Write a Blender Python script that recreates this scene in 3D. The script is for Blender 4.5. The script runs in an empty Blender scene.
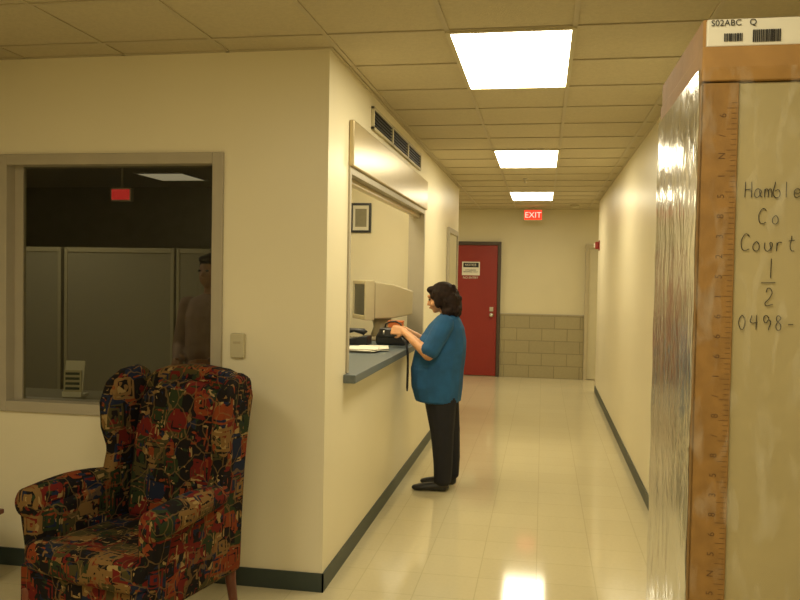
import bpy, bmesh, math, random
import numpy as np
from mathutils import Vector, Matrix
random.seed(4)
S=bpy.context.scene
COL=S.collection
try:
    S.view_settings.view_transform='Standard'; S.view_settings.look='None'
except Exception: pass

# ------------------------------------------------------------ materials
def mat(name,col,rough=.6,metal=0,var=0,vscale=8,bump=0,bscale=60,coat=0,spec=.5,emit=None,estr=0,col2=None):
    m=bpy.data.materials.new(name); m.use_nodes=True
    nt=m.node_tree; b=nt.nodes['Principled BSDF']
    b.inputs['Base Color'].default_value=(*col,1); b.inputs['Roughness'].default_value=rough
    b.inputs['Metallic'].default_value=metal; b.inputs['Coat Weight'].default_value=coat
    b.inputs['Specular IOR Level'].default_value=spec
    tc=nt.nodes.new('ShaderNodeTexCoord')
    n=nt.nodes.new('ShaderNodeTexNoise'); n.inputs['Scale'].default_value=vscale; n.inputs['Detail'].default_value=4
    nt.links.new(tc.outputs['Object'],n.inputs['Vector'])
    r=nt.nodes.new('ShaderNodeValToRGB')
    c2=col2 if col2 else tuple(c*(1-var) for c in col)
    r.color_ramp.elements[0].position=.35; r.color_ramp.elements[1].position=.65
    r.color_ramp.elements[0].color=(*c2,1); r.color_ramp.elements[1].color=(*col,1)
    nt.links.new(n.outputs['Fac'],r.inputs[0]); nt.links.new(r.outputs[0],b.inputs['Base Color'])
    if bump:
        n2=nt.nodes.new('ShaderNodeTexNoise'); n2.inputs['Scale'].default_value=bscale; n2.inputs['Detail'].default_value=5
        nt.links.new(tc.outputs['Object'],n2.inputs['Vector'])
        bp=nt.nodes.new('ShaderNodeBump'); bp.inputs['Strength'].default_value=bump; bp.inputs['Distance'].default_value=.01
        nt.links.new(n2.outputs['Fac'],bp.inputs['Height']); nt.links.new(bp.outputs[0],b.inputs['Normal'])
    if emit:
        b.inputs['Emission Color'].default_value=(*emit,1); b.inputs['Emission Strength'].default_value=estr
    return m
def brickmat(name,c1,c2,mortar,bw,rh,ms,offset,rough,axes='xy',spec=.5,speck=.0,bump=.1):
    m=bpy.data.materials.new(name); m.use_nodes=True
    nt=m.node_tree; b=nt.nodes['Principled BSDF']; b.inputs['Roughness'].default_value=rough
    b.inputs['Specular IOR Level'].default_value=spec
    tc=nt.nodes.new('ShaderNodeTexCoord'); sp=nt.nodes.new('ShaderNodeSeparateXYZ'); cb=nt.nodes.new('ShaderNodeCombineXYZ')
    nt.links.new(tc.outputs['Object'],sp.inputs[0])
    nt.links.new(sp.outputs['XYZ'.index(axes[0].upper())],cb.inputs[0]); nt.links.new(sp.outputs['XYZ'.index(axes[1].upper())],cb.inputs[1])
    br=nt.nodes.new('ShaderNodeTexBrick'); br.offset=offset; br.squash=1
    br.inputs['Scale'].default_value=1; br.inputs['Color1'].default_value=(*c1,1); br.inputs['Color2'].default_value=(*c2,1)
    br.inputs['Mortar'].default_value=(*mortar,1); br.inputs['Brick Width'].default_value=bw; br.inputs['Row Height'].default_value=rh
    br.inputs['Mortar Size'].default_value=ms; br.inputs['Mortar Smooth'].default_value=.3
    nt.links.new(cb.outputs[0],br.inputs['Vector'])
    n=nt.nodes.new('ShaderNodeTexNoise'); n.inputs['Scale'].default_value=45; n.inputs['Detail'].default_value=6
    nt.links.new(tc.outputs['Object'],n.inputs['Vector'])
    mx=nt.nodes.new('ShaderNodeMix'); mx.data_type='RGBA'; mx.blend_type='MULTIPLY'; mx.inputs[0].default_value=speck
    nt.links.new(br.outputs['Color'],mx.inputs[6]); nt.links.new(n.outputs['Fac'],mx.inputs[7]); nt.links.new(mx.outputs[2],b.inputs['Base Color'])
    bp=nt.nodes.new('ShaderNodeBump'); bp.inputs['Strength'].default_value=bump; bp.inputs['Distance'].default_value=.003; bp.invert=True
    nt.links.new(br.outputs['Fac'],bp.inputs['Height']); nt.links.new(bp.outputs[0],b.inputs['Normal'])
    return m
def emitmat(name,col,s):
    m=bpy.data.materials.new(name); m.use_nodes=True; nt=m.node_tree
    nt.nodes.clear(); e=nt.nodes.new('ShaderNodeEmission'); o=nt.nodes.new('ShaderNodeOutputMaterial')
    e.inputs[0].default_value=(*col,1); e.inputs[1].default_value=s; nt.links.new(e.outputs[0],o.inputs[0]); return m
def thinmat(name,tint,refl,rough,bump=0,bs=(5,5,1),rot=(.5,.15,0),haze=0):
    m=bpy.data.materials.new(name); m.use_nodes=True; nt=m.node_tree; nt.nodes.clear()
    o=nt.nodes.new('ShaderNodeOutputMaterial'); t=nt.nodes.new('ShaderNodeBsdfTransparent'); t.inputs[0].default_value=(*tint,1)
    g=nt.nodes.new('ShaderNodeBsdfGlossy'); g.inputs['Roughness'].default_value=rough
    mx=nt.nodes.new('ShaderNodeMixShader')
    f=nt.nodes.new('ShaderNodeLayerWeight'); f.inputs[0].default_value=refl
    nt.links.new(f.outputs['Fresnel'],mx.inputs[0])
    nt.links.new(t.outputs[0],mx.inputs[1]); nt.links.new(g.outputs[0],mx.inputs[2])
    last=mx
    if bump:
        tc=nt.nodes.new('ShaderNodeTexCoord'); mp=nt.nodes.new('ShaderNodeMapping'); mp.inputs['Scale'].default_value=bs
        mp.inputs['Rotation'].default_value=rot
        n=nt.nodes.new('ShaderNodeTexNoise'); n.inputs['Scale'].default_value=3; n.inputs['Detail'].default_value=3; n.inputs['Distortion'].default_value=.9
        bp=nt.nodes.new('ShaderNodeBump'); bp.inputs['Strength'].default_value=bump; bp.inputs['Distance'].default_value=.02
        nt.links.new(tc.outputs['Object'],mp.inputs[0]); nt.links.new(mp.outputs[0],n.inputs['Vector']); nt.links.new(n.outputs['Fac'],bp.inputs['Height'])
        nt.links.new(bp.outputs[0],g.inputs['Normal'])
        if haze:
            d=nt.nodes.new('ShaderNodeBsdfDiffuse'); d.inputs[0].default_value=(.8,.76,.6,1)
            mp2=nt.nodes.new('ShaderNodeMapping'); mp2.inputs['Scale'].default_value=(1.6,1.6,.5); mp2.inputs['Rotation'].default_value=(.35,.35,0)
            nt.links.new(tc.outputs['Object'],mp2.inputs[0])
            n3=nt.nodes.new('ShaderNodeTexNoise'); n3.inputs['Scale'].default_value=16; n3.inputs['Detail'].default_value=4; n3.inputs['Distortion'].default_value=.4
            nt.links.new(mp2.outputs[0],n3.inputs['Vector'])
            r=nt.nodes.new('ShaderNodeMapRange'); r.inputs['From Min'].default_value=.50; r.inputs['From Max'].default_value=.75; r.inputs['To Max'].default_value=haze
            nt.links.new(n3.outputs['Fac'],r.inputs['Value'])
            m2=nt.nodes.new('ShaderNodeMixShader'); nt.links.new(r.outputs[0],m2.inputs[0]); nt.links.new(mx.outputs[0],m2.inputs[1]); nt.links.new(d.outputs[0],m2.inputs[2]); last=m2
    nt.links.new(last.outputs[0],o.inputs[0])
    return m

M={}
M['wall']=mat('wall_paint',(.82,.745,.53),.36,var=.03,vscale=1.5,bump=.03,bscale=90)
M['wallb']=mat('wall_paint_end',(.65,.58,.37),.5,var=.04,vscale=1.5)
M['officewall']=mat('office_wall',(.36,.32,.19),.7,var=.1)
M['ceil']=mat('ceiling_tile',(.57,.495,.32),.9,var=.08,vscale=60,bump=.2,bscale=120)
M['grid']=mat('ceiling_grid_metal',(.50,.43,.28),.5,var=.03)
M['floor']=brickmat('floor_vinyl_tile',(.64,.56,.345),(.62,.54,.33),(.54,.47,.28),.305,.305,.003,0,.08,'xy',.55,.10,.02)
M['block']=brickmat('glazed_block',(.39,.33,.18),(.355,.30,.165),(.27,.225,.12),.40,.2,.008,.5,.35,'xz',.4,.2,.3)
M['base']=mat('rubber_baseboard',(.040,.056,.046),.45,var=.1)
M['frame']=mat('painted_frame',(.42,.37,.27),.45,var=.05)
M['header']=mat('shutter_metal',(.54,.44,.25),.28,metal=.35,var=.05)
M['dark']=mat('black_plastic',(.012,.012,.013),.4,var=.2)
M['grille']=mat('grille_dark',(.03,.03,.028),.5)
M['lam']=mat('counter_laminate',(.13,.155,.16),.35,var=.1,vscale=80)
M['red']=mat('red_door_paint',(.25,.017,.010),.38,var=.08,vscale=3)
M['redframe']=mat('door_frame_brown',(.06,.04,.025),.5)
M['metal']=mat('brushed_metal',(.6,.57,.5),.3,metal=1)
M['white']=mat('white_card',(.74,.70,.57),.6,var=.03)
M['cream']=mat('cream_plastic',(.55,.49,.31),.45,var=.04)
M['beige']=mat('beige_plastic',(.46,.39,.24),.45,var=.04)
M['screen']=mat('crt_glass',(.03,.035,.03),.08)
M['card']=mat('cardboard',(.36,.195,.055),.75,var=.12,vscale=12,bump=.1)
M['cboard']=mat('corner_board',(.31,.165,.045),.6,var=.2,vscale=25,bump=.05)
M['boxw']=mat('wrapped_carton',(.43,.36,.20),.5,var=.10,vscale=3,bump=.1,bscale=5)
M['boxs']=mat('wrapped_carton_side',(.38,.32,.165),.5,var=.30,vscale=5,bump=.15,bscale=6)
M['ink']=mat('marker_ink',(.025,.022,.018),.6)
M['ruler']=mat('ruler_print',(.12,.06,.02),.7)
M['film']=thinmat('stretch_film',(.95,.94,.89),.15,.18,.38,(2.4,4.0,1.5),(.6,.4,0),.20)
M['glass']=thinmat('window_glass',(.80,.80,.75),.18,.02)
M['wood']=mat('mahogany',(.16,.04,.018),.35,var=.3,vscale=14)
M['pallet']=mat('pallet_wood',(.4,.28,.14),.8,var=.3,vscale=14)
M['cub']=mat('cubicle_fabric',(.28,.255,.17),.9,var=.1,vscale=40)
M['cubf']=mat('cubicle_trim',(.36,.32,.20),.5)
M['shirt']=mat('blue_shirt',(.012,.095,.24),.85,var=.28,vscale=9,bump=.4,bscale=12)
M['pants']=mat('black_trousers',(.008,.008,.012),.85,var=.2,bump=.15,bscale=14)
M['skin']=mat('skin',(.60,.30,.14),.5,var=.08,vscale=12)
M['skin2']=mat('skin_shadowed_person',(.34,.17,.09),.55,var=.08,vscale=12)  # darker skin copy, dimness of the office put into the colour
M['shoe']=mat('black_leather',(.01,.009,.008),.35)
M['hair']=mat('dark_hair',(.020,.008,.0045),.7,var=.5,vscale=35,bump=.5,bscale=60,spec=.25)
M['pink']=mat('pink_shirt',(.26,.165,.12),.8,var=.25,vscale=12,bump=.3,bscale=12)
M['orange']=mat('orange_cover',(.55,.14,.03),.5)
M['lip']=mat('lip',(.35,.07,.05),.5)
M['eye']=mat('eye',(.02,.015,.01),.2)
M['panel']=emitmat('fluorescent_diffuser',(1,.895,.63),16.5)
M['stripglow']=emitmat('window_strip_glow',(1,.85,.55),.35)
M['officefill']=emitmat('office_fill_added',(1,.87,.6),9)
M['roomfill']=emitmat('room_fill_added',(1,.89,.62),20)
M['exitred']=emitmat('exit_red',(1,.05,.02),1.6)
M['exitrefl']=emitmat('exit_reflection_red',(.8,.04,.03),.55)
M['exitlet']=emitmat('exit_letter',(1,.55,.4),1.6)

def fabric():
    m=bpy.data.materials.new('tapestry_upholstery'); m.use_nodes=True; nt=m.node_tree; b=nt.nodes['Principled BSDF']
    b.inputs['Roughness'].default_value=.9; b.inputs['Specular IOR Level'].default_value=.15
    tc=nt.nodes.new('ShaderNodeTexCoord')
    def warp(scale,amt):
        nz=nt.nodes.new('ShaderNodeTexNoise'); nz.inputs['Scale'].default_value=scale
        add=nt.nodes.new('ShaderNodeVectorMath'); add.operation='MULTIPLY_ADD'; add.inputs[1].default_value=(amt,)*3
        nt.links.new(tc.outputs['Object'],nz.inputs['Vector']); nt.links.new(nz.outputs['Color'],add.inputs[0]); nt.links.new(tc.outputs['Object'],add.inputs[2]); return add
    a1=warp(4,.05); a2=warp(12,.05)
    def layer(scale,cols,metric,src):
        v=nt.nodes.new('ShaderNodeTexVoronoi'); v.inputs['Scale'].default_value=scale; v.distance=metric
        nt.links.new(src.outputs[0],v.inputs['Vector'])
        sp=nt.nodes.new('ShaderNodeSeparateColor'); nt.links.new(v.outputs['Color'],sp.inputs[0])
        r=nt.nodes.new('ShaderNodeValToRGB'); r.color_ramp.interpolation='CONSTANT'
        e=r.color_ramp.elements
        while len(e)<len(cols): e.new(.5)
        for i,c in enumerate(cols):
            e[i].position=i/len(cols); e[i].color=(*c,1)
        nt.links.new(sp.outputs[0],r.inputs[0]); return v,sp,r
    blk=(.008,.006,.005); grn=(.018,.026,.009); mar=(.105,.010,.006); tan=(.155,.085,.026); nav=(.010,.014,.030); oli=(.048,.038,.012); bei=(.25,.165,.06); rus=(.16,.032,.008)
    v1,s1,r1=layer(10,[blk,mar,grn,oli,blk,nav,mar,rus,tan,blk],'CHEBYCHEV',a1)
    v2,s2,r2=layer(30,[blk,grn,tan,mar,blk,bei,nav,rus,blk],'MANHATTAN',a2)
    ring=nt.nodes.new('ShaderNodeMath'); ring.operation='MULTIPLY'; ring.inputs[1].default_value=30
    nt.links.new(v1.outputs['Distance'],ring.inputs[0])
    sn=nt.nodes.new('ShaderNodeMath'); sn.operation='SINE'; nt.links.new(ring.outputs[0],sn.inputs[0])
    n=nt.nodes.new('ShaderNodeTexNoise'); n.inputs['Scale'].default_value=16; nt.links.new(tc.outputs['Object'],n.inputs['Vector'])
    n.inputs['Distortion'].default_value=1
    n4=nt.nodes.new('ShaderNodeMath'); n4.operation='MULTIPLY'; n4.inputs[1].default_value=2; nt.links.new(n.outputs['Fac'],n4.inputs[0])
    sm=nt.nodes.new('ShaderNodeMath'); sm.operation='MULTIPLY_ADD'; sm.inputs[1].default_value=.45; nt.links.new(sn.outputs[0],sm.inputs[0]); nt.links.new(n4.outputs[0],sm.inputs[2])
    gt=nt.nodes.new('ShaderNodeMath'); gt.operation='GREATER_THAN'; gt.inputs[1].default_value=1.22; nt.links.new(sm.outputs[0],gt.inputs[0])
    mx=nt.nodes.new('ShaderNodeMix'); mx.data_type='RGBA'
    nt.links.new(gt.outputs[0],mx.inputs[0]); nt.links.new(r1.outputs[0],mx.inputs[6]); nt.links.new(r2.outputs[0],mx.inputs[7])
    ve=nt.nodes.new('ShaderNodeTexVoronoi'); ve.feature='DISTANCE_TO_EDGE'; ve.inputs['Scale'].default_value=8; nt.links.new(a2.outputs[0],ve.inputs['Vector'])
    lt=nt.nodes.new('ShaderNodeMath'); lt.operation='LESS_THAN'; lt.inputs[1].default_value=.022; nt.links.new(ve.outputs['Distance'],lt.inputs[0])
    mx2=nt.nodes.new('ShaderNodeMix'); mx2.data_type='RGBA'; mx2.inputs[7].default_value=(.15,.085,.028,1)
    ml=nt.nodes.new('ShaderNodeMath'); ml.operation='MULTIPLY'; ml.inputs[1].default_value=.55; nt.links.new(lt.outputs[0],ml.inputs[0])
    nt.links.new(ml.outputs[0],mx2.inputs[0]); nt.links.new(mx.outputs[2],mx2.inputs[6])
    nt.links.new(mx2.outputs[2],b.inputs['Base Color']); return m
M['fabric']=fabric()

# ------------------------------------------------------------ geometry helpers
def empty(name,loc=(0,0,0),rz=0):
    o=bpy.data.objects.new(name,None); COL.objects.link(o); o.location=loc; o.rotation_euler=(0,0,rz); o.empty_display_size=.1; return o
def mk(name,verts,faces,m,parent=None,smooth=False,bevel=0,seg=2,sub=0):
    me=bpy.data.meshes.new(name); me.from_pydata([tuple(v) for v in verts],[],faces); me.update()
    bm=bmesh.new(); bm.from_mesh(me); bmesh.ops.recalc_face_normals(bm,faces=bm.faces[:]); bm.to_mesh(me); bm.free()
    if m: me.materials.append(m)
    o=bpy.data.objects.new(name,me); COL.objects.link(o)
    if parent: o.parent=parent
    if bevel:
        b=o.modifiers.new('b','BEVEL'); b.width=bevel; b.segments=seg; b.limit_method='ANGLE'; b.angle_limit=.6
    if sub:
        s=o.modifiers.new('s','SUBSURF'); s.levels=sub; s.render_levels=sub
    if smooth or bevel:
        for p in me.polygons: p.use_smooth=True
        if bevel and not smooth:
            w=o.modifiers.new('w','WEIGHTED_NORMAL'); w.keep_sharp=True
    return o
BF=[(0,1,3,2),(4,6,7,5),(0,4,5,1),(2,3,7,6),(0,2,6,4),(1,5,7,3)]
def boxes(name,bl,m,parent=None,bevel=0,seg=2):
    V=[];F=[]
    for a,b in bl:
        n=len(V)
        for x in (a[0],b[0]):
            for y in (a[1],b[1]):
                for z in (a[2],b[2]): V.append((x,y,z))
        F+=[tuple(n+i for i in f) for f in BF]
    return mk(name,V,F,m,parent,bevel=bevel,seg=seg)
def box(name,a,b,m,parent=None,bevel=0,seg=2): return boxes(name,[(a,b)],m,parent,bevel,seg)
def prism(name,pts,axis,a,b,m,parent=None,bevel=0,seg=2,fn=None,smooth=False,sub=0):
    V=[]
    for t in (a,b):
        for p,q in pts:
            v={'x':(t,p,q),'y':(p,t,q),'z':(p,q,t)}[axis]
            V.append(fn(v) if fn else v)
    n=len(pts)
    F=[tuple(range(n)),tuple(range(2*n-1,n-1,-1))]+[(i,(i+1)%n,n+(i+1)%n,n+i) for i in range(n)]
    return mk(name,V,F,m,parent,bevel=bevel,seg=seg,smooth=smooth,sub=sub)
def tube(name,pts,rad,m,parent=None,seg=16,caps=True):
    pts=[Vector(p) for p in pts]
    if not hasattr(rad,'__len__'): rad=[rad]*len(pts)
    V=[];F=[];prev=None
    for i,p in enumerate(pts):
        d=(pts[min(i+1,len(pts)-1)]-pts[max(i-1,0)]).normalized()
        if prev is None:
            up=Vector((0,0,1)) if abs(d.z)<.9 else Vector((1,0,0)); a=d.cross(up).normalized()
        else: a=(prev-d*prev.dot(d)).normalized()
        prev=a; b=d.cross(a)
        for k in range(seg):
            t=2*math.pi*k/seg; V.append(p+(a*math.cos(t)+b*math.sin(t))*rad[i])
    for i in range(len(pts)-1):
        for k in range(seg):
            F.append((i*seg+k,i*seg+(k+1)%seg,(i+1)*seg+(k+1)%seg,(i+1)*seg+k))
    if caps: F.append(tuple(range(seg))); F.append(tuple(range((len(pts)-1)*seg,len(pts)*seg)))
    return mk(name,V,F,m,parent,smooth=True)
def ell(name,c,r,m,parent=None,seg=24,rings=14):
    V=[];F=[]
    for i in range(rings+1):
        t=math.pi*i/rings
        for k in range(seg):
            a=2*math.pi*k/seg; V.append((c[0]+r[0]*math.sin(t)*math.cos(a),c[1]+r[1]*math.sin(t)*math.sin(a),c[2]+r[2]*math.cos(t)))
    for i in range(rings):
        for k in range(seg): F.append((i*seg+k,i*seg+(k+1)%seg,(i+1)*seg+(k+1)%seg,(i+1)*seg+k))
    o=mk(name,V,F,m,parent,smooth=True)
    bm=bmesh.new(); bm.from_mesh(o.data); bmesh.ops.remove_doubles(bm,verts=bm.verts[:],dist=1e-6); bm.to_mesh(o.data); bm.free()
    return o
def text(name,s,loc,size,m,parent=None,rot=(math.pi/2,0,0),ext=.001,sx=1,align='CENTER'):
    c=bpy.data.curves.new(name,'FONT'); c.body=s; c.size=size; c.extrude=ext; c.align_x=align; c.align_y='CENTER'
    c.materials.append(m); o=bpy.data.objects.new(name,c); COL.objects.link(o)
    o.location=loc; o.rotation_euler=rot; o.scale=(sx,1,1)
    if parent: o.parent=parent
    return o

# ------------------------------------------------------------ shell
H=2.725; XL=-1.064; XR=.765; YC=3.9; T=.12
YF=13.2; YLE=10.15; YRE=11.8; LX=-2.95; RX=1.75; BY=-3.2; OX=-7.4
box('floor',(OX-.2,BY-.2,-.08),(4.2,YF+.2,0),M['floor'])
box('ceiling',(OX-.2,BY-.2,H),(4.2,YF+.2,H+.08),M['ceil'])
wx0,wx1,wz0,wz1=-2.84,-1.655,.885,2.17
boxes('wall_front',[((LX-.1,YC,0),(wx0,YC+T,H)),((wx1,YC,0),(XL-T,YC+T,H)),((wx0,YC,0),(wx1,YC+T,wz0)),((wx0,YC,wz1),(wx1,YC+T,H))],M['wall'])
oy0,oy1,oz0,oz1=4.34,7.15,1.01,2.18
boxes('wall_corridor_left',[((XL-T,YC,0),(XL,oy0,H)),((XL-T,oy0,0),(XL,oy1,oz0)),((XL-T,oy0,oz1),(XL,oy1,H)),((XL-T,oy1,0),(XL,YLE,H))],M['wall'])
box('wall_corridor_right',(XR,YC,0),(XR+T,YRE,H),M['wall'])
box('wall_lobby_return',(XR+T,YC,0),(RX+.1,YC+T,H),M['wall'])
box('wall_lobby_left',(LX-T,BY,0),(LX,YC,H),M['wall'])
box('wall_lobby_right',(RX,BY,0),(RX+T,YC,H),M['wall'])
box('wall_back',(LX-T,BY-T,0),(RX+T,BY,H),M['wall'])
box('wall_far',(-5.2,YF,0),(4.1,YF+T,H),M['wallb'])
box('wall_hall_near_left',(-5.2,YLE-T,0),(XL-T,YLE,H),M['wall'])
box('wall_hall_near_right',(XR+T,YRE-T,0),(4.1,YRE,H),M['wall'])
box('wall_hall_end_left',(-5.2-T,YLE,0),(-5.2,YF,H),M['wall'])
box('wall_hall_end_right',(4.1,YRE,0),(4.1+T,YF,H),M['wall'])
prism('wall_partition',[(-1.50,YC+T),(-1.57,YC+T),(-2.06,7.5),(-1.99,7.5)],'z',0,H,M['wall'])
box('wall_booth_end',(-2.06,7.5,0),(XL-T,7.6,H),M['wall'])
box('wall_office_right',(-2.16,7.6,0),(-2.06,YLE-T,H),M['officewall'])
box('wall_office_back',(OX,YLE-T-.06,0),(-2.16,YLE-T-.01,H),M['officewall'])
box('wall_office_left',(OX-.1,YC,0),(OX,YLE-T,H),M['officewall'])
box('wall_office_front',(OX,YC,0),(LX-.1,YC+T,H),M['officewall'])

g=[]
z0,z1=H-.006,H-.0005
px=.57
xs=[-.455+px*i for i in range(-5,9)]
ys=[3.68+.57*i for i in range(-12,17)]
for X in xs:
    if X<XL or X>XR:
        if LX<X<RX: g.append(((X-.011,BY,z0),(X+.011,YC,z1)))
    else: g.append(((X-.011,BY,z0),(X+.011,YF,z1)))
for Y in ys:
    if Y<YC: g.append(((LX,Y-.011,z0-.0007),(RX,Y+.011,z1-.0007)))
    elif Y<YRE: g.append(((XL if Y<YLE else -5.1,Y-.011,z0-.0007),(XR,Y+.011,z1-.0007)))
    elif Y<YF: g.append(((-5.1,Y-.011,z0-.0007),(4.0,Y+.011,z1-.0007)))
boxes('trim_ceiling_grid',g,M['grid'])
boxes('trim_wall_angle',[((LX,YC-.02,z0),(XL,YC,z1)),((XL,YC-.02,z0),(XL+.02,YLE,z1)),((XR-.02,YC,z0),(XR,YRE,z1)),((-5,YF-.02,z0),(4,YF,z1))],M['grid'])

bh=.095; bt=.008
box('baseboard_front',(LX,YC-bt,0),(XL+bt,YC,bh),M['base'])
box('baseboard_left',(XL,YC-bt,0),(XL+bt,8.85,bh),M['base'])
box('baseboard_right',(XR-bt,YC,0),(XR,YRE,bh),M['base'])
box('baseboard_lobby_left',(LX,BY,0),(LX+bt,YC-bt,bh),M['base'])

def troffer(x0,x1,y0,y1,m):
    e=empty('ceiling_light_fixture',((x0+x1)/2,(y0+y1)/2,H))
    a,b=(x1-x0)/2,(y1-y0)/2; f=.022
    boxes('frame',[((-a,-b,-.014),(-a+f,b,-.001)),((a-f,-b,-.014),(a,b,-.001)),((-a+f,-b,-.014),(a-f,-b+f,-.001)),((-a+f,b-f,-.014),(a-f,b,-.001))],M['cream'],e)
    mk('diffuser',[(-a+f,-b+f,-.010),(a-f,-b+f,-.010),(a-f,b-f,-.010),(-a+f,b-f,-.010)],[(0,1,2,3)],m,e)
for i in range(3):
    troffer(-.465,.125,3.68+3.42*i,4.81+3.42*i,M['panel'])
troffer(-.465,.125,.24,1.41,M['panel'])
troffer(-2.175,-1.605,.24,1.41,M['panel'])  # unseen fixture added to brighten the front wall by the chair
troffer(-.465,.125,-2.6,-1.43,M['panel'])
troffer(-1.72,-1.30,5.1,6.3,M['roomfill'])  # unseen fixture added to light the booth behind the counter
troffer(-4.6,-4.0,8.5,9.2,M['stripglow'])  # faint glow added for the bright strip in the window glass
troffer(-4.3,-3.7,4.7,5.7,M['officefill'])  # fill light added to brighten the office, hidden from the camera
troffer(-3.6,-2.4,11.2,11.8,M['panel'])  # extra fixture out of view, added to light the left cross hall
troffer(2.2,3.4,12.3,12.9,M['panel'])  # extra fixture out of view, added to light the right cross hall

w=empty('window_1',(0,YC,0))
boxes('window_frame',[((wx0-.045,-.02,wz0-.045),(wx0+.012,T+.02,wz1+.045)),((wx1-.012,-.02,wz0-.045),(wx1+.045,T+.02,wz1+.045)),
  ((wx0+.012,-.02,wz1-.012),(wx1-.012,T+.02,wz1+.045)),((wx0+.012,-.02,wz0-.045),(wx1-.012,T+.02,wz0+.012))],M['frame'],w,bevel=.003)
box('inner_stop',(wx0+.012,.05,wz0+.012),(wx0+.06,.08,wz1-.012),M['frame'],w)
box('glass_pane',(wx0+.005,.06,wz0+.005),(wx1-.005,.063,wz1-.005),M['glass'],w)

w2=empty('service_window',(0,0,0))
boxes('opening_trim',[((XL-T-.01,oy0-.02,oz0+.05),(XL+.012,oy0+.018,oz1+.02)),((XL-T-.01,oy1-.02,oz0+.05),(XL+.012,oy1+.03,oz1+.02)),((XL-T-.01,oy0+.018,oz1-.02),(XL+.012,oy1-.02,oz1+.02))],M['frame'],w2,bevel=.003)
box('shutter_hood',(XL,oy0-.02,oz1+.02),(XL+.03,oy1+.04,2.455),M['header'],w2,bevel=.008)
prism('counter_slab',[(XL+.07,4.27),(XL+.07,7.22),(XL+.001,7.22),(XL+.001,7.125),(-1.72,7.125),(-1.525,4.365),(XL+.001,4.365),(XL+.001,4.27)],'z',1.011,1.058,M['lam'],w2,bevel=.004)
box('shutter_bar',(XL-.075,oy0+.018,oz1-.055),(XL-.03,oy1-.02,oz1-.02),M['header'],w2,bevel=.005)

v=empty('air_vent',(XL,0,0))
gy0,gy1,gz0,gz1=4.88,6.83,2.505,2.645
boxes('vent_frame',[((0,gy0,gz0),(.02,gy1,gz0+.018)),((0,gy0,gz1-.018),(.02,gy1,gz1)),((0,gy0,gz0),(.02,gy0+.02,gz1)),((0,gy1-.02,gz0),(.02,gy1,gz1))]+
   [((0,gy0+(gy1-gy0)*k/3-.02,gz0),(.02,gy0+(gy1-gy0)*k/3+.02,gz1)) for k in (1,2)],M['cream'],v,bevel=.002)
box('vent_cavity',(.001,gy0+.01,gz0+.01),(.004,gy1-.01,gz1-.01),M['grille'],v)
sl=[]
for k in range(5):
    z=gz0+.03+k*.021; sl.append(((.005,gy0+.02,z),(.016,gy1-.02,z+.005)))
boxes('vent_louvres',sl,M['grille'],v)

# ------------------------------------------------------------ doors
d=empty('door_1',(-1.185,YF,0))
box('door_slab',(-.455,-.05,.01),(.455,-.005,2.13),M['red'],d,bevel=.003)
boxes('door_frame',[((-.51,-.07,0),(-.46,-.001,2.19)),((.46,-.07,0),(.51,-.001,2.19)),((-.46,-.07,2.135),(.46,-.001,2.19))],M['redframe'],d,bevel=.003)
tube('door_knob',[(.37,-.05,1.0),(.37,-.085,1.0),(.37,-.09,1.0),(.37,-.115,1.0),(.37,-.125,1.0)],[.014,.014,.03,.032,.018],M['metal'],d)
tube('rosette',[(.37,-.049,1.0),(.37,-.056,1.0)],[.036,.036],M['metal'],d)
box('push_plate',(.34,-.054,1.06),(.40,-.05,1.13),M['metal'],d)
box('notice_sign',(-.12,-.058,1.64),(.17,-.051,1.86),M['white'],d)
box('notice_sign_header',(-.10,-.061,1.77),(.15,-.058,1.845),M['dark'],d)
text('notice_lettering','NOTICE',(.02,-.063,1.808),.05,M['white'],d)
text('notice_lines','AUTHORIZED\nPERSONNEL ONLY',(.02,-.06,1.71),.028,M['ink'],d)
text('sign_red','NO ENTRY',(.02,-.053,1.60),.05,M['white'],d)
d=empty('door_2',(XL,9.42,0))
box('door_slab',(.001,-.43,.01),(.012,.43,2.1),M['cream'],d)
boxes('door_frame',[((.001,-.49,0),(.03,-.43,2.16)),((.001,.43,0),(.03,.49,2.16)),((.001,-.43,2.1),(.03,.43,2.16))],M['frame'],d,bevel=.003)
tube('door_knob',[(.012,-.36,1.0),(.04,-.36,1.0),(.045,-.36,1.0),(.07,-.36,1.0)],[.012,.012,.028,.02],M['metal'],d)
d=empty('door_3',(1.16,YF,0))
box('door_slab',(-.44,-.03,.01),(.44,-.003,2.1),M['cream'],d,bevel=.002)
boxes('door_frame',[((-.50,-.055,0),(-.44,-.001,2.16)),((.44,-.055,0),(.50,-.001,2.16)),((-.44,-.055,2.1),(.44,-.001,2.16))],M['beige'],d,bevel=.003)
tube('door_knob',[(.36,-.03,1.0),(.36,-.06,1.0),(.36,-.065,1.0),(.36,-.09,1.0)],[.012,.012,.028,.02],M['metal'],d)
box('trim_wainscot',(-.67,YF-.03,0),(.655,YF-.001,1.02),M['block'])
box('trim_wainscot_cap',(-.67,YF-.036,1.02),(.655,YF-.001,1.035),M['frame'])

def exit_sign(loc,hang,mred,mlet,wd=.30):
    e=empty('exit_sign',loc)
    h=wd*.6
    box('housing',(-wd/2,-.03,-h/2),(wd/2,.03,h/2),M['cream'],e,bevel=.006)
    box('lit_face',(-wd/2+.015,-.034,-h/2+.015),(wd/2-.015,-.03,h/2-.015),mred,e)
    text('letters','EXIT',(0,-.036,-.005),wd*.42,mlet,e)
    tube('hanger',[(0,0,h/2),(0,0,hang)],.012,M['cream'],e)
exit_sign((-.175,12.85,2.60),.125,M['exitred'],M['exitlet'],.30)
exit_sign((-4.12,7.4,2.36),.365,M['exitrefl'],M['exitrefl'],.22)  # glowing stand-in for the exit sign's reflection in the window glass

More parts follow.
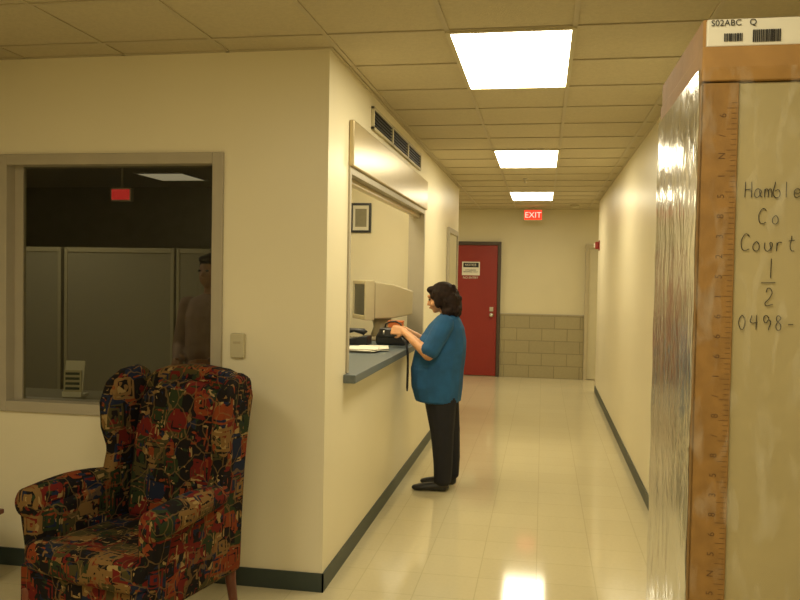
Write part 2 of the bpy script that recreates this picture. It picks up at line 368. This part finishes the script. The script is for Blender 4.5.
a=empty('fire_alarm',(XR,11.55,2.08))
box('backplate',(-.012,-.06,-.07),(-.001,.06,.07),M['red'],a,bevel=.003)
box('horn',(-.06,-.045,-.05),(-.012,.045,.05),M['red'],a,bevel=.012)
box('strobe',(-.075,-.02,-.03),(-.06,.02,.03),M['white'],a,bevel=.004)
a=empty('thermostat',(-1.520,YC,1.235))
box('cover',(-.036,-.032,-.062),(.036,-.001,.062),M['cream'],a,bevel=.006)
box('dial_slot',(-.018,-.036,.01),(.018,-.032,.022),M['beige'],a)
a=empty('smoke_detector',(.45,12.5,H))
tube('base',[(0,0,-.001),(0,0,-.02),(0,0,-.04),(0,0,-.045)],[.07,.07,.05,.02],M['cream'],a,24)
a=empty('fire_sprinkler',(-.22,9.2,H))
tube('escutcheon',[(0,0,-.001),(0,0,-.01)],[.035,.03],M['metal'],a)
tube('stem',[(0,0,-.01),(0,0,-.045)],.008,M['metal'],a); tube('deflector',[(0,0,-.045),(0,0,-.048)],.018,M['metal'],a)

# ------------------------------------------------------------ booth contents
ct=1.059
p=empty('picture_frame',(-1.715,7.5,2.15))
boxes('frame',[((-.10,-.025,-.14),(-.078,-.001,.14)),((.078,-.025,-.14),(.10,-.001,.14)),((-.078,-.025,.118),(.078,-.001,.14)),((-.078,-.025,-.14),(.078,-.001,-.118))],M['dark'],p,bevel=.002)
box('mat_board',(-.078,-.012,-.118),(.078,-.002,.118),M['white'],p)
box('print',(-.055,-.014,-.085),(.055,-.012,.085),M['cub'],p)

c=empty('crt_monitor',(-1.33,6.74,ct),math.radians(30))
c.scale=(.96,.92,.95)
boxes('bezel',[((-.235,-.20,.185),(-.15,-.165,.53)),((-.235,.165,.185),(-.15,.20,.53)),((-.235,-.165,.185),(-.15,.165,.225)),((-.235,-.165,.495),(-.15,.165,.53))],M['beige'],c,bevel=.006)
V=[];
for x_,hy,zl,zh in [(-.15,.19,.195,.52),(.02,.185,.20,.50),(.20,.12,.225,.45),(.235,.11,.235,.44)]:
    V+=[(x_,-hy,zl),(x_,hy,zl),(x_,hy,zh),(x_,-hy,zh)]
F=[(0,1,2,3),(12,13,14,15)]
for i in range(3):
    for k in range(4): F.append((i*4+k,i*4+(k+1)%4,(i+1)*4+(k+1)%4,(i+1)*4+k))
mk('tube_housing',V,F,M['beige'],c,bevel=.012)
box('screen',(-.226,-.166,.224),(-.16,.166,.496),M['screen'],c,bevel=.001)
tube('swivel_neck',[(-.02,0,.03),(-.02,0,.12),(-.02,0,.2)],[.10,.07,.09],M['beige'],c,24)
box('stand_base',(-.15,-.13,0),(.11,.13,.035),M['beige'],c,bevel=.012)

def phone(name,loc,rz):
    e=empty(name,loc,rz)
    prism('body',[(-.11,0),(.11,0),(.11,.03),(-.05,.065),(-.11,.07)],'x',-.09,.09,M['dark'],e,bevel=.006)
    tube('handset',[(-.06,-.09,.09),(-.06,-.075,.105),(-.06,0,.115),(-.06,.075,.105),(-.06,.09,.09)],[.024,.025,.015,.025,.024],M['dark'],e,14)
    for i in range(4):
        for j in range(3): box('key_%d'%(i*3+j),(-.005+j*.026,-.045+i*.026,.052),(.013+j*.026,-.028+i*.026,.062),M['beige'],e,bevel=.002)
phone('desk_telephone',(-1.45,6.22,ct),math.radians(90))
b=empty('ledger_book',(-1.17,6.46,ct),.1); b.scale=(.8,.65,1)
box('pages',(-.10,-.14,.004),(.10,.14,.05),M['white'],b)
boxes('cover',[((-.105,-.145,0),(.105,.145,.004)),((-.105,-.145,.05),(.105,.145,.055)),((-.106,-.145,.0),(-.10,.145,.055))],M['orange'],b)
b=empty('file_box',(-1.17,6.45,ct+.0555),.1)
box('carton',(-.06,-.06,0),(.06,.06,.11),M['orange'],b,bevel=.004); box('lid',(-.064,-.064,.11),(.064,.064,.125),M['orange'],b,bevel=.003)
b=empty('paper_stack',(-1.24,5.72,ct))
for i in range(7):
    a_=random.uniform(-.25,.25); cx,cy=random.uniform(-.04,.04),random.uniform(-.12,.12)
    V=[]
    for zz in (.0005+.0035*i,.003+.0035*i):
        for sx,sy in ((-1,-1),(1,-1),(1,1),(-1,1)):
            X=sx*.108;Y=sy*.14; V.append((cx+X*math.cos(a_)-Y*math.sin(a_),cy+X*math.sin(a_)+Y*math.cos(a_),zz))
    mk('sheet_%d'%i,V,[(0,1,2,3),(4,5,6,7),(0,1,5,4),(1,2,6,5),(2,3,7,6),(3,0,4,7)],M['white'],b)

b=empty('handbag',(-1.155,6.25,ct))
prism('bag_body',[(-.13,0),(.13,0),(.135,.06),(.10,.13),(-.10,.13),(-.135,.06)],'y',-.055,.055,M['dark'],b,bevel=.02,seg=3)
prism('bag_flap',[(-.115,.06),(.115,.06),(.10,.137),(-.10,.137)],'y',-.062,.04,M['shoe'],b,bevel=.01)
tube('bag_handle',[(-.07,0,.12),(-.06,0,.165),(-.02,0,.185),(.02,0,.185),(.06,0,.165),(.07,0,.12)],.007,M['shoe'],b,8)

# ------------------------------------------------------------ office
def cubicle(loc,w_,rz=0,h=1.8):
    e=empty('cubicle_partition',loc,rz)
    box('fabric_panel',(-w_/2+.03,-.025,.12),(w_/2-.03,.025,h-.04),M['cub'],e)
    boxes('trim_rails',[((-w_/2,-.032,0),(-w_/2+.03,.032,h)),((w_/2-.03,-.032,0),(w_/2,.032,h)),((-w_/2+.03,-.032,h-.04),(w_/2-.03,.032,h)),((-w_/2+.03,-.032,.08),(w_/2-.03,.032,.12))],M['cubf'],e,bevel=.003)
cubicle((-4.55,6.3,0),1.0); cubicle((-3.52,6.3,0),1.0); cubicle((-2.85,6.3,0),.3)
cubicle((-2.98,7.1,0),1.5,math.pi/2); cubicle((-4.03,6.87,0),1.05,math.pi/2)
b=empty('office_desk',(-2.6,4.32,0))
box('desk_top',(-.60,-.28,.85),(.60,.10,.885),M['cub'],b,bevel=.004)
boxes('desk_legs',[((-.57,-.25,0),(-.53,-.21,.85)),((.53,-.25,0),(.57,-.21,.85)),((-.57,.04,0),(-.53,.08,.85)),((.53,.04,0),(.57,.08,.85))],M['cubf'],b)
b=empty('brochure_holder',(-2.62,4.20,.886),.15)
prism('stand',[(-.05,0),(.05,0),(.05,.012),(-.02,.012),(.012,.20),(.004,.20),(-.035,.012),(-.05,.03)],'x',-.055,.055,M['white'],b)
box('leaflet',(-.05,-.036,.02),(.05,-.030,.15),M['cream'],b); 
for i in range(4): box('print_%d'%i,(-.04,-.039,.04+.028*i),(.04,-.036,.054+.028*i),M['base'],b)

# ------------------------------------------------------------ wrapped pallet load
bx0,bx1,by0,by1=.362,1.30,2.0,2.66
b=empty('wrapped_carton_stack',(0,0,0))
boxes('pallet',[((bx0,by0+.02,.10),(bx1,by1,.12)),((bx0,by0+.02,0),(bx0+.09,by1,.10)),((.78,by0+.02,0),(.87,by1,.10)),((bx1-.09,by0+.02,0),(bx1,by1,.10))],M['pallet'],b)
box('tall_carton',(bx0+.004,by0+.004,.12),(bx1,by1,2.068),M['boxw'],b,bevel=.006)
box('side_sheet',(bx0+.001,by0+.02,.13),(bx0+.004,by1-.02,2.05),M['boxs'],b)
boxes('corner_board',[((bx0-.004,by0-.004,.12),(bx0+.078,by0+.003,2.065)),((bx0-.004,by0-.004,.12),(bx0+.0005,by0+.05,2.065))],M['cboard'],b,bevel=.002)
ticks=[]
for k in range(150):
    z=.2+k*.0122; L=.012 if k%4 else .022
    ticks.append(((bx0+.0745-L,by0-.0046,z),(bx0+.0745,by0-.0041,z+.0012)))
boxes('corner_board_ruler',ticks,M['ruler'],b)
rr=random.Random(3)
for k in range(38):
    text('ruler_mark_%d'%k,rr.choice(['8','3','5','N','/','2','6','I']),(bx0+.044,by0-.0045,.25+k*.047),.022,M['ruler'],b,rot=(math.pi/2,-math.pi/2,0),ext=.0002)
box('top_carton_tray',(bx0-.006,by0-.006,2.069),(bx1,by1+.02,2.150),M['card'],b,bevel=.004)
box('top_carton',(bx0+.004,by0+.002,2.150),(bx1,by1+.01,2.215),M['white'],b,bevel=.004)
box('top_carton_edge_tape',(bx0-.003,by0+.012,2.148),(bx0+.010,by1+.01,2.217),M['card'],b,bevel=.002)
text('carton_code','S02ABC   Q',(bx0+.012,by0-.0005,2.204),.020,M['ink'],b,ext=.0003,align='LEFT')
bars=[];x=bx0+.042
while x<bx0+.082:
    w_=random.choice([.0008,.0015,.0022]); bars.append(((x,by0-.001,2.162),(x+w_,by0+.0025,2.180))); x+=w_+random.choice([.001,.0018])
x=bx0+.105
while x<bx0+.165:
    w_=random.choice([.0008,.0015,.0022]); bars.append(((x,by0-.001,2.159),(x+w_,by0+.0025,2.187))); x+=w_+random.choice([.001,.0018])
boxes('barcodes',bars,M['ink'],b)
V=[];F=[]
nz=60; ring=[(bx0-.010,by1+.03),(bx0-.010,by1-.2),(bx0-.012,by1-.4),(bx0-.010,by0+.02),(bx0-.006,by0-.010),(bx0+.02,by0-.012),(bx0+.3,by0-.014),(bx0+.6,by0-.012),(bx1+.01,by0-.010)]
for i in range(nz+1):
    z=.1+(2.10-.1)*i/nz
    for j,(X,Y) in enumerate(ring):
        r1=.0012*math.sin(i*.9+j*2.1)
        V.append((X+r1 if j<5 else X,Y+(r1 if j>=5 else 0),z))
nr=len(ring)
for i in range(nz):
    for j in range(nr-1): F.append((i*nr+j,i*nr+j+1,(i+1)*nr+j+1,(i+1)*nr+j))
mk('stretch_film',V,F,M['film'],b,smooth=True)

G={'H':[[(0,0),(.03,1)],[(.5,0),(.48,1)],[(0,.48),(.5,.55)]],
'a':[[(.42,.5),(.2,.55),(0,.3),(.12,0),(.35,.1),(.43,.45),(.43,.1),(.55,.02)]],
'm':[[(0,0),(.02,.52)],[(.02,.35),(.15,.55),(.26,.4),(.27,0)],[(.27,.38),(.42,.55),(.52,.4),(.54,0)]],
'b':[[(.05,1),(.03,.03),(.3,0),(.42,.25),(.3,.48),(.05,.4)]],
'l':[[(.15,1),(.15,0)]],
'e':[[(.02,.28),(.42,.32),(.3,.55),(.1,.5),(0,.25),(.15,0),(.45,.1)]],
'n':[[(0,0),(.02,.5)],[(.02,.35),(.2,.55),(.35,.4),(.38,0)]],
'C':[[(.55,.85),(.35,1),(.1,.8),(0,.4),(.2,.03),(.55,.12)]],
'o':[[(.2,.55),(.02,.35),(.08,.05),(.3,.02),(.42,.3),(.3,.52),(.2,.55)]],
'u':[[(0,.5),(.03,.1),(.2,0),(.38,.15),(.4,.5),(.42,0)]],
'r':[[(0,0),(.02,.5)],[(.02,.3),(.15,.52),(.35,.5)]],
't':[[(.2,.9),(.2,.05),(.38,.02)],[(0,.6),(.4,.65)]],
'1':[[(.2,1),(.18,0)]],'_':[[(-.2,0),(.75,.02)]],
'2':[[(.02,.75),(.2,1),(.42,.8),(.3,.45),(0,.02),(.5,.05)]],
'0':[[(.25,1),(.03,.7),(.05,.2),(.25,0),(.45,.3),(.45,.75),(.25,1)]],
'4':[[(.05,1),(.0,.5),(.5,.52)],[(.42,1),(.4,0)]],
'9':[[(.45,.8),(.2,1),(.02,.75),(.2,.5),(.44,.7),(.42,0)]],
'8':[[(.42,.85),(.2,1),(.05,.78),(.42,.3),(.25,0),(.03,.22),(.42,.85)]],
'-':[[(0,.4),(.4,.42)]]}
def stroke_text(name,items,Y,parent):
    cu=bpy.data.curves.new(name,'CURVE'); cu.dimensions='3D'; cu.bevel_depth=.0010; cu.bevel_resolution=1
    for s,x,z,h,adv in items:
        for ch in s:
            for pl in G.get(ch,[]):
                sp=cu.splines.new('BEZIER'); sp.bezier_points.add(len(pl)-1)
                for i,(a_,b_) in enumerate(pl):
                    q=sp.bezier_points[i]; q.co=(x+a_*h*.82,Y,z+b_*h); q.handle_left_type=q.handle_right_type='AUTO'
            x+=adv
    cu.materials.append(M['ink']); o=bpy.data.objects.new(name,cu); COL.objects.link(o); o.parent=parent
stroke_text('handwritten_lettering',[('Hamblen',.460,1.799,.036,.0215),('Co',.492,1.737,.036,.030),('Court',.455,1.674,.040,.026),('1',.515,1.612,.045,.02),('_',.508,1.600,.04,.02),('2',.512,1.548,.040,.02),('0498-',.455,1.490,.034,.027)],by0+.0005,b)

b=empty('side_table',(-2.74,3.35,0))
box('table_top',(-.19,-.28,.37),(.09,.28,.395),M['wood'],b,bevel=.006)
boxes('apron',[((-.16,-.25,.30),(.06,-.235,.37)),((-.16,.235,.30),(.06,.25,.37)),((-.16,-.235,.30),(-.145,.235,.37)),((.045,-.235,.30),(.06,.235,.37))],M['wood'],b)
for i,(X,Y) in enumerate(((-.15,-.24),(.05,-.24),(-.15,.24),(.05,.24))):
    tube('leg_%d'%i,[(X,Y,0),(X,Y,.15),(X,Y,.34)],[.012,.018,.022],M['wood'],b,12)

# ------------------------------------------------------------ wingback armchair
ch=empty('wingback_armchair',(-1.705,3.25,0),math.radians(-16)); ch.scale=(.92,.92,.99)
fb=M['fabric']
def lean(v):
    x,y,z=v; return (x,y+max(0,z-.3)*.16,z)
for sgn in (-1,1):
    side=[(.30,.27),(.31,.5),(.33,.75),(.36,.95),(.38,1.08),(.37,1.14),(.31,1.165),(.22,1.15),(.14,1.10),(.10,1.0),(.10,.88),(.13,.78),(.10,.69),(.0,.64),(-.15,.62),(-.27,.61),(-.30,.56),(-.29,.45),(-.30,.36),(-.29,.25)]
    def f(v,s=sgn):
        x,y,z=v
        fl=max(0,.32-y)*.18*max(0,min(1,(z-.6)/.4))
        return (s*(x+fl),y,z)
    prism('side_wing_%s'%('left' if sgn<0 else 'right'),side,'x',.285,.365,fb,ch,bevel=.028,seg=4,fn=f)
    pts=[];rad=[]
    for i in range(12):
        t=i/11; pts.append((sgn*(.345+.03*math.sin(t*math.pi*.6)),.16-.50*t,.645+.012*math.sin(t*math.pi)-.02*t)); rad.append(.045+.020*math.sin(min(1,t*1.6)*math.pi/2))
    pts.append((sgn*.372,-.355,.625)); rad.append(.055); pts.append((sgn*.372,-.362,.625)); rad.append(.03)
    tube('arm_roll_%s'%('left' if sgn<0 else 'right'),pts,rad,fb,ch,20)
    prism('arm_front_%s'%('left' if sgn<0 else 'right'),[(sgn*.30,.22),(sgn*.385,.22),(sgn*.39,.44),(sgn*.42,.58),(sgn*.41,.67),(sgn*.34,.68),(sgn*.30,.62)],'y',-.345,-.25,fb,ch,bevel=.02,seg=3)
bo=[(-.31,.28),(.31,.28),(.315,.8),(.33,1.06),(.28,1.13),(.17,1.165),(0,1.18),(-.17,1.165),(-.28,1.13),(-.33,1.06),(-.315,.8)]
prism('back_rest',bo,'y',.19,.33,fb,ch,bevel=.045,seg=4,fn=lean)
prism('back_cushion',[(-.27,.46),(.27,.46),(.275,.8),(.26,1.03),(.15,1.10),(0,1.115),(-.15,1.10),(-.26,1.03),(-.275,.8)],'y',.12,.24,fb,ch,bevel=.05,seg=4,fn=lean)
box('seat_deck',(-.30,-.32,.25),(.30,.25,.39),fb,ch,bevel=.02,seg=3)
prism('seat_cushion',[(-.275,.20),(-.275,-.24),(-.36,-.25),(-.37,-.36),(-.30,-.40),(0,-.415),(.30,-.40),(.37,-.36),(.36,-.25),(.275,-.24),(.275,.20)],'z',.355,.48,fb,ch,bevel=.04,seg=4)
prism('front_rail',[(-.385,.20),(-.2,.215),(0,.20),(.2,.215),(.385,.20),(.385,.37),(-.385,.37)],'y',-.365,-.29,fb,ch,bevel=.015,seg=3)
for i,sx in enumerate((-1,1)):
    tube('front_leg_%d'%i,[(sx*.33,-.31,.30),(sx*.35,-.335,.25),(sx*.352,-.34,.18),(sx*.335,-.325,.10),(sx*.335,-.33,.04),(sx*.345,-.345,.02),(sx*.345,-.345,0)],[.035,.04,.03,.019,.017,.03,.026],M['wood'],ch,14)
    tube('rear_leg_%d'%i,[(sx*.31,.27,.32),(sx*.31,.28,.22),(sx*.312,.30,.12),(sx*.315,.335,0)],[.03,.026,.021,.019],M['wood'],ch,14)

# ------------------------------------------------------------ people
def sph_template(seg=14,rings=9):
    V=[];F=[]
    V.append((0,0,1))
    for i in range(1,rings):
        t=math.pi*i/rings
        for k in range(seg):
            a=2*math.pi*k/seg; V.append((math.sin(t)*math.cos(a),math.sin(t)*math.sin(a),math.cos(t)))
    V.append((0,0,-1)); n=len(V)-1
    for k in range(seg): F.append((0,1+k,1+(k+1)%seg))
    for i in range(rings-2):
        for k in range(seg):
            a=1+i*seg; F.append((a+k,a+seg+k,a+seg+(k+1)%seg,a+(k+1)%seg))
    a=1+(rings-2)*seg
    for k in range(seg): F.append((a+k,n,a+(k+1)%seg))
    return np.array(V),F
TV,TF=sph_template()
class Fig:
    def __init__(s): s.p=[]; s.rot=None
    def tr(s,c):
        c=np.array(c,float)
        if s.rot is None: return c
        piv,a=s.rot; d=c-piv
        return piv+np.array([d[0]*math.cos(a)-d[2]*math.sin(a),d[1],d[0]*math.sin(a)+d[2]*math.cos(a)])
    def e(s,l,c,r):
        if not hasattr(r,'__len__'): r=(r,r,r)
        s.p.append((l,s.tr(c),np.array(r,float)))
    def chain(s,l,keys):
        for (c0,r0),(c1,r1) in zip(keys[:-1],keys[1:]):
            c0=np.array(c0,float);c1=np.array(c1,float)
            r0=np.array(r0 if hasattr(r0,'__len__') else (r0,)*3,float); r1=np.array(r1 if hasattr(r1,'__len__') else (r1,)*3,float)
            n=max(2,int(np.linalg.norm(c1-c0)/(min(r0.min(),r1.min())*.35))+1)
            for i in range(n+1):
                t=i/n; s.p.append((l,s.tr(c0*(1-t)+c1*t),r0*(1-t)+r1*t))
    def hand(s,w,d,n,sd,l='skin',k=1.0):
        w=Vector(w);d=Vector(d).normalized();n=Vector(n); n=(n-d*n.dot(d)).normalized(); sd_=d.cross(n).normalized()*sd
        for off,L in ((-.030,.060),(-.010,.072),(.010,.078),(.029,.070)):
            off*=k;L*=k
            b0=w+sd_*off*.6; kn=w+d*.085*k+sd_*off
            s.chain(l,[(b0,.015*k),(kn,.0115*k)])
            p1=kn+(d*.8+n*.5).normalized()*L*.45; p2=p1+(d*.25+n*.95).normalized()*L*.32; p3=p2+(n*.85-d*.45).normalized()*L*.25
            s.chain(l,[(kn,.0098*k),(p1,.0088*k),(p2,.0082*k),(p3,.0074*k)])
        t0=w+d*.02*k+sd_*.02*k; t1=t0+(d*.6+sd_*.75+n*.3).normalized()*.038*k; t2=t1+(d*.8+n*.6+sd_*.1).normalized()*.032*k; t3=t2+(d*.7+n*.7-sd_*.2).normalized()*.024*k
        s.chain(l,[(t0,.015*k),(t1,.0115*k),(t2,.0095*k),(t3,.008*k)])
    def build(s,name,mats,parent,voxel=.006,smooth=6):
        V=[];F=[];n=0
        for l,c,r in s.p:
            V.append(TV*r+c); F+=[tuple(n+i for i in f) for f in TF]; n+=len(TV)
        V=np.concatenate(V)
        me=bpy.data.meshes.new(name+'_raw'); me.from_pydata(V.tolist(),[],F); me.update()
        o=bpy.data.objects.new(name+'_raw',me); COL.objects.link(o)
        md=o.modifiers.new('r','REMESH'); md.mode='VOXEL'; md.voxel_size=voxel
        sm=o.modifiers.new('s','SMOOTH'); sm.iterations=smooth; sm.factor=.5
        dg=bpy.context.evaluated_depsgraph_get(); ev=o.evaluated_get(dg)
        m2=bpy.data.meshes.new_from_object(ev); m2.name=name
        bpy.data.objects.remove(o)
        labs=list(mats.keys())
        m2.materials.clear()
        for k in labs: m2.materials.append(mats[k])
        nf=len(m2.polygons); cen=np.zeros(nf*3); m2.polygons.foreach_get('center',cen); cen=cen.reshape(-1,3)
        best=np.full(nf,1e9); idx=np.zeros(nf,int)
        for l,c,r in s.p:
            dd=(np.linalg.norm((cen-c)/r,axis=1)-1)*r.min()
            k=dd<best; best[k]=dd[k]; idx[k]=labs.index(l)
        m2.polygons.foreach_set('material_index',idx.astype(np.int32)); m2.polygons.foreach_set('use_smooth',np.ones(nf,bool)); m2.update()
        ob=bpy.data.objects.new(name,m2); COL.objects.link(ob); ob.parent=parent; return ob

wm=empty('woman',(-.735,6.05,0))
HEAD=(np.array([.04,0,1.33]),math.radians(13))
f=Fig()
for y,dx in ((-.10,-.015),(.10,.02)):
    f.chain('shoe',[((.055+dx,y,.036),(.04,.036,.034)),((-.05+dx,y,.034),(.045,.040,.032)),((-.12+dx,y-.004,.026),(.05,.042,.026)),((-.155+dx,y-.006,.022),(.035,.036,.021))])
    f.chain('pants',[((.045+dx,y,.085),(.068,.058,.04)),((.045+dx,y,.22),(.074,.065,.05)),((.03+dx*.7,y*.98,.44),(.090,.078,.06)),((.002,y*.88,.66),(.122,.088,.06)),((-.01,y*.6,.78),(.13,.10,.08))])
f.e('pants',(-.01,0,.80),(.15,.16,.13))
f.chain('shirt',[((-.03,0,.672),(.178,.198,.018)),((-.04,0,.78),(.200,.207,.06)),((-.040,0,.90),(.206,.207,.08)),((-.02,0,1.02),(.200,.192,.08)),((.0,0,1.12),(.182,.175,.08)),((.02,0,1.21),(.145,.168,.07)),((.035,0,1.275),(.100,.135,.055)),((.04,0,1.315),(.06,.075,.03))])
f.e('shirt',(-.085,-.075,1.11),(.085,.075,.07)); f.e('shirt',(-.085,.075,1.11),(.085,.075,.07))
f.rot=HEAD
f.chain('skin',[((.038,0,1.30),(.052,.052,.04)),((.02,0,1.38),(.05,.05,.04))])
f.e('skin',(.015,0,1.465),(.088,.072,.092)); f.e('skin',(-.02,0,1.425),(.068,.060,.072))
f.chain('skin',[((-.03,0,1.385),(.045,.042,.026)),((-.055,0,1.368),(.022,.024,.018))])
f.chain('skin',[((-.082,0,1.458),(.010,.009,.012)),((-.098,0,1.425),(.013,.013,.010))])
f.e('skin',(-.080,0,1.485),(.014,.045,.012)); f.e('skin',(-.080,0,1.395),(.013,.020,.010))
f.e('skin',(-.058,-.035,1.42),(.022,.018,.02)); f.e('skin',(-.058,.035,1.42),(.022,.018,.02))
f.rot=None
for s_,hx,hy in ((-1,-.285,-.075),(1,-.295,.06)):
    sh=(.03,s_*.165,1.255); el=(-.075,s_*.235,1.035); wr=(hx,hy,1.185)
    f.chain('shirt',[(sh,.072),((-.01,s_*.20,1.17),.072),((-.060,s_*.226,1.07),.070)])
    f.chain('skin',[((-.03,s_*.21,1.12),.05),(el,.046),((el[0]*.55+wr[0]*.45,el[1]*.55+wr[1]*.45,el[2]*.55+wr[2]*.45),.038),(wr,.026)])
    f.hand(wr,(-1,-s_*.15,.12),(0,-s_*1,-.35),-s_,k=.92)
f.build('body',{'shirt':M['shirt'],'pants':M['pants'],'skin':M['skin'],'shoe':M['shoe']},wm)
h=Fig(); h.rot=HEAD
h.e('h',(.030,0,1.480),(.106,.096,.096)); h.e('h',(.066,0,1.41),(.090,.100,.10)); h.e('h',(.064,0,1.35),(.078,.100,.06))
h.e('h',(-.045,0,1.527),(.045,.06,.03)); h.e('h',(-.01,-.070,1.44),(.032,.024,.06)); h.e('h',(-.01,.070,1.44),(.032,.024,.06))
random.seed(11)
for i in range(170):
    u=random.uniform(0,2*math.pi); vz=random.uniform(-1,1); q=math.sqrt(1-vz*vz)
    base=random.choice([((.030,0,1.480),(.100,.090,.088)),((.066,0,1.41),(.086,.096,.095)),((.064,0,1.345),(.076,.096,.055))])
    c_=[base[0][0]+base[1][0]*q*math.cos(u),base[0][1]+base[1][1]*q*math.sin(u),base[0][2]+base[1][2]*vz]
    if c_[0]<-.03 and c_[2]<1.52: continue
    if c_[0]<.0 and c_[2]<1.42: continue
    if c_[2]>1.52: continue
    r_=random.uniform(.011,.016); h.e('h',c_,(r_,r_,r_*1.6))
h.build('hair',{'h':M['hair']},wm,.006,5)
for y in (-.032,.032):
    ell('eye_%s'%('l' if y<0 else 'r'),tuple(h.tr((-.078,y,1.458))),(.009,.012,.007),M['eye'],wm)
ell('lips',tuple(h.tr((-.090,0,1.398))),(.007,.019,.007),M['lip'],wm)
hb=empty('held_device',(-.385,-.005,1.17)); hb.parent=wm
box('device_body',(-.060,-.04,-.028),(.045,.04,.028),M['dark'],hb,bevel=.008,seg=3)
tube('device_lens',[(-.060,0,0),(-.075,0,0)],[.016,.014],M['metal'],hb)
tube('device_cord',[(.03,-.035,-.02),(.08,-.075,-.03),(.115,-.10,-.06),(.132,-.11,-.12),(.138,-.115,-.22),(.136,-.115,-.33),(.134,-.108,-.40),(.134,-.095,-.425),(.134,-.082,-.40),(.136,-.08,-.30),(.134,-.08,-.15),(.115,-.06,-.06),(.04,-.02,-.025)],.0065,M['dark'],hb,8)

ow=empty('office_worker',(-2.175,5.05,0),math.radians(80))
f=Fig()
for y in (-.10,.10):
    f.chain('shoe',[((.05,y,.036),.036),((-.14,y,.028),(.045,.042,.027))])
    f.chain('pants',[((.04,y,.085),(.06,.06,.04)),((.03,y,.48),(.07,.07,.06)),((0,y*.8,.86),(.10,.095,.08))])
f.e('pants',(0,0,.92),(.13,.165,.12))
f.chain('shirt',[((-.01,0,.95),(.13,.165,.03)),((-.02,0,1.08),(.135,.16,.08)),((0,0,1.30),(.13,.175,.09)),((.01,0,1.40),(.09,.16,.06)),((.02,0,1.45),(.055,.07,.03))])
f.chain('skin',[((.02,0,1.44),.05),((.01,0,1.52),.048)])
f.e('skin',(.01,0,1.62),(.09,.072,.095)); f.e('skin',(-.025,0,1.575),(.065,.057,.07)); f.chain('skin',[((-.08,0,1.61),.010),((-.10,0,1.58),.013)])
for y in (-.073,.073): f.e('skin',(.02,y,1.59),(.018,.01,.03))
for s_ in (-1,1):
    sh=(.02,s_*.18,1.38); el=(.02,s_*.25,1.10); wr=(-.20,s_*.12,1.02)
    f.chain('shirt',[(sh,.066),(el,.050),((wr[0]*.9,wr[1],wr[2]),.036)]); f.chain('skin',[((-.15,wr[1],1.04),.027),(wr,.024)])
    f.hand(wr,(-1,-s_*.4,.0),(0,-s_*1,-.3),-s_)
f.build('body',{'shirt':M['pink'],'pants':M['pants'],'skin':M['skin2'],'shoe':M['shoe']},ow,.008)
h=Fig(); h.e('h',(.03,0,1.645),(.096,.086,.094)); h.e('h',(.06,0,1.58),(.07,.082,.08)); h.e('h',(-.04,0,1.69),(.05,.06,.03)); h.build('hair',{'h':M['hair']},ow,.008,2)
for y in (-.03,.03): ell('eye_%d'%(y>0),(-.082,y,1.615),(.009,.012,.007),M['eye'],ow)

# ------------------------------------------------------------ world + camera
wd=bpy.data.worlds.new('world'); S.world=wd; wd.use_nodes=True
wd.node_tree.nodes['Background'].inputs[0].default_value=(.02,.017,.01,1)
cam=bpy.data.cameras.new('camera'); cam.sensor_width=36; cam.lens=36*806/800; cam.clip_start=.05
co=bpy.data.objects.new('camera',cam); COL.objects.link(co)
R=Matrix.Rotation(math.radians(10.03),4,'Z')@Matrix.Rotation(math.radians(90-1.67),4,'X')@Matrix.Rotation(math.radians(1.0),4,'Z')
co.matrix_world=Matrix.Translation((0,0,1.6))@R
S.camera=co
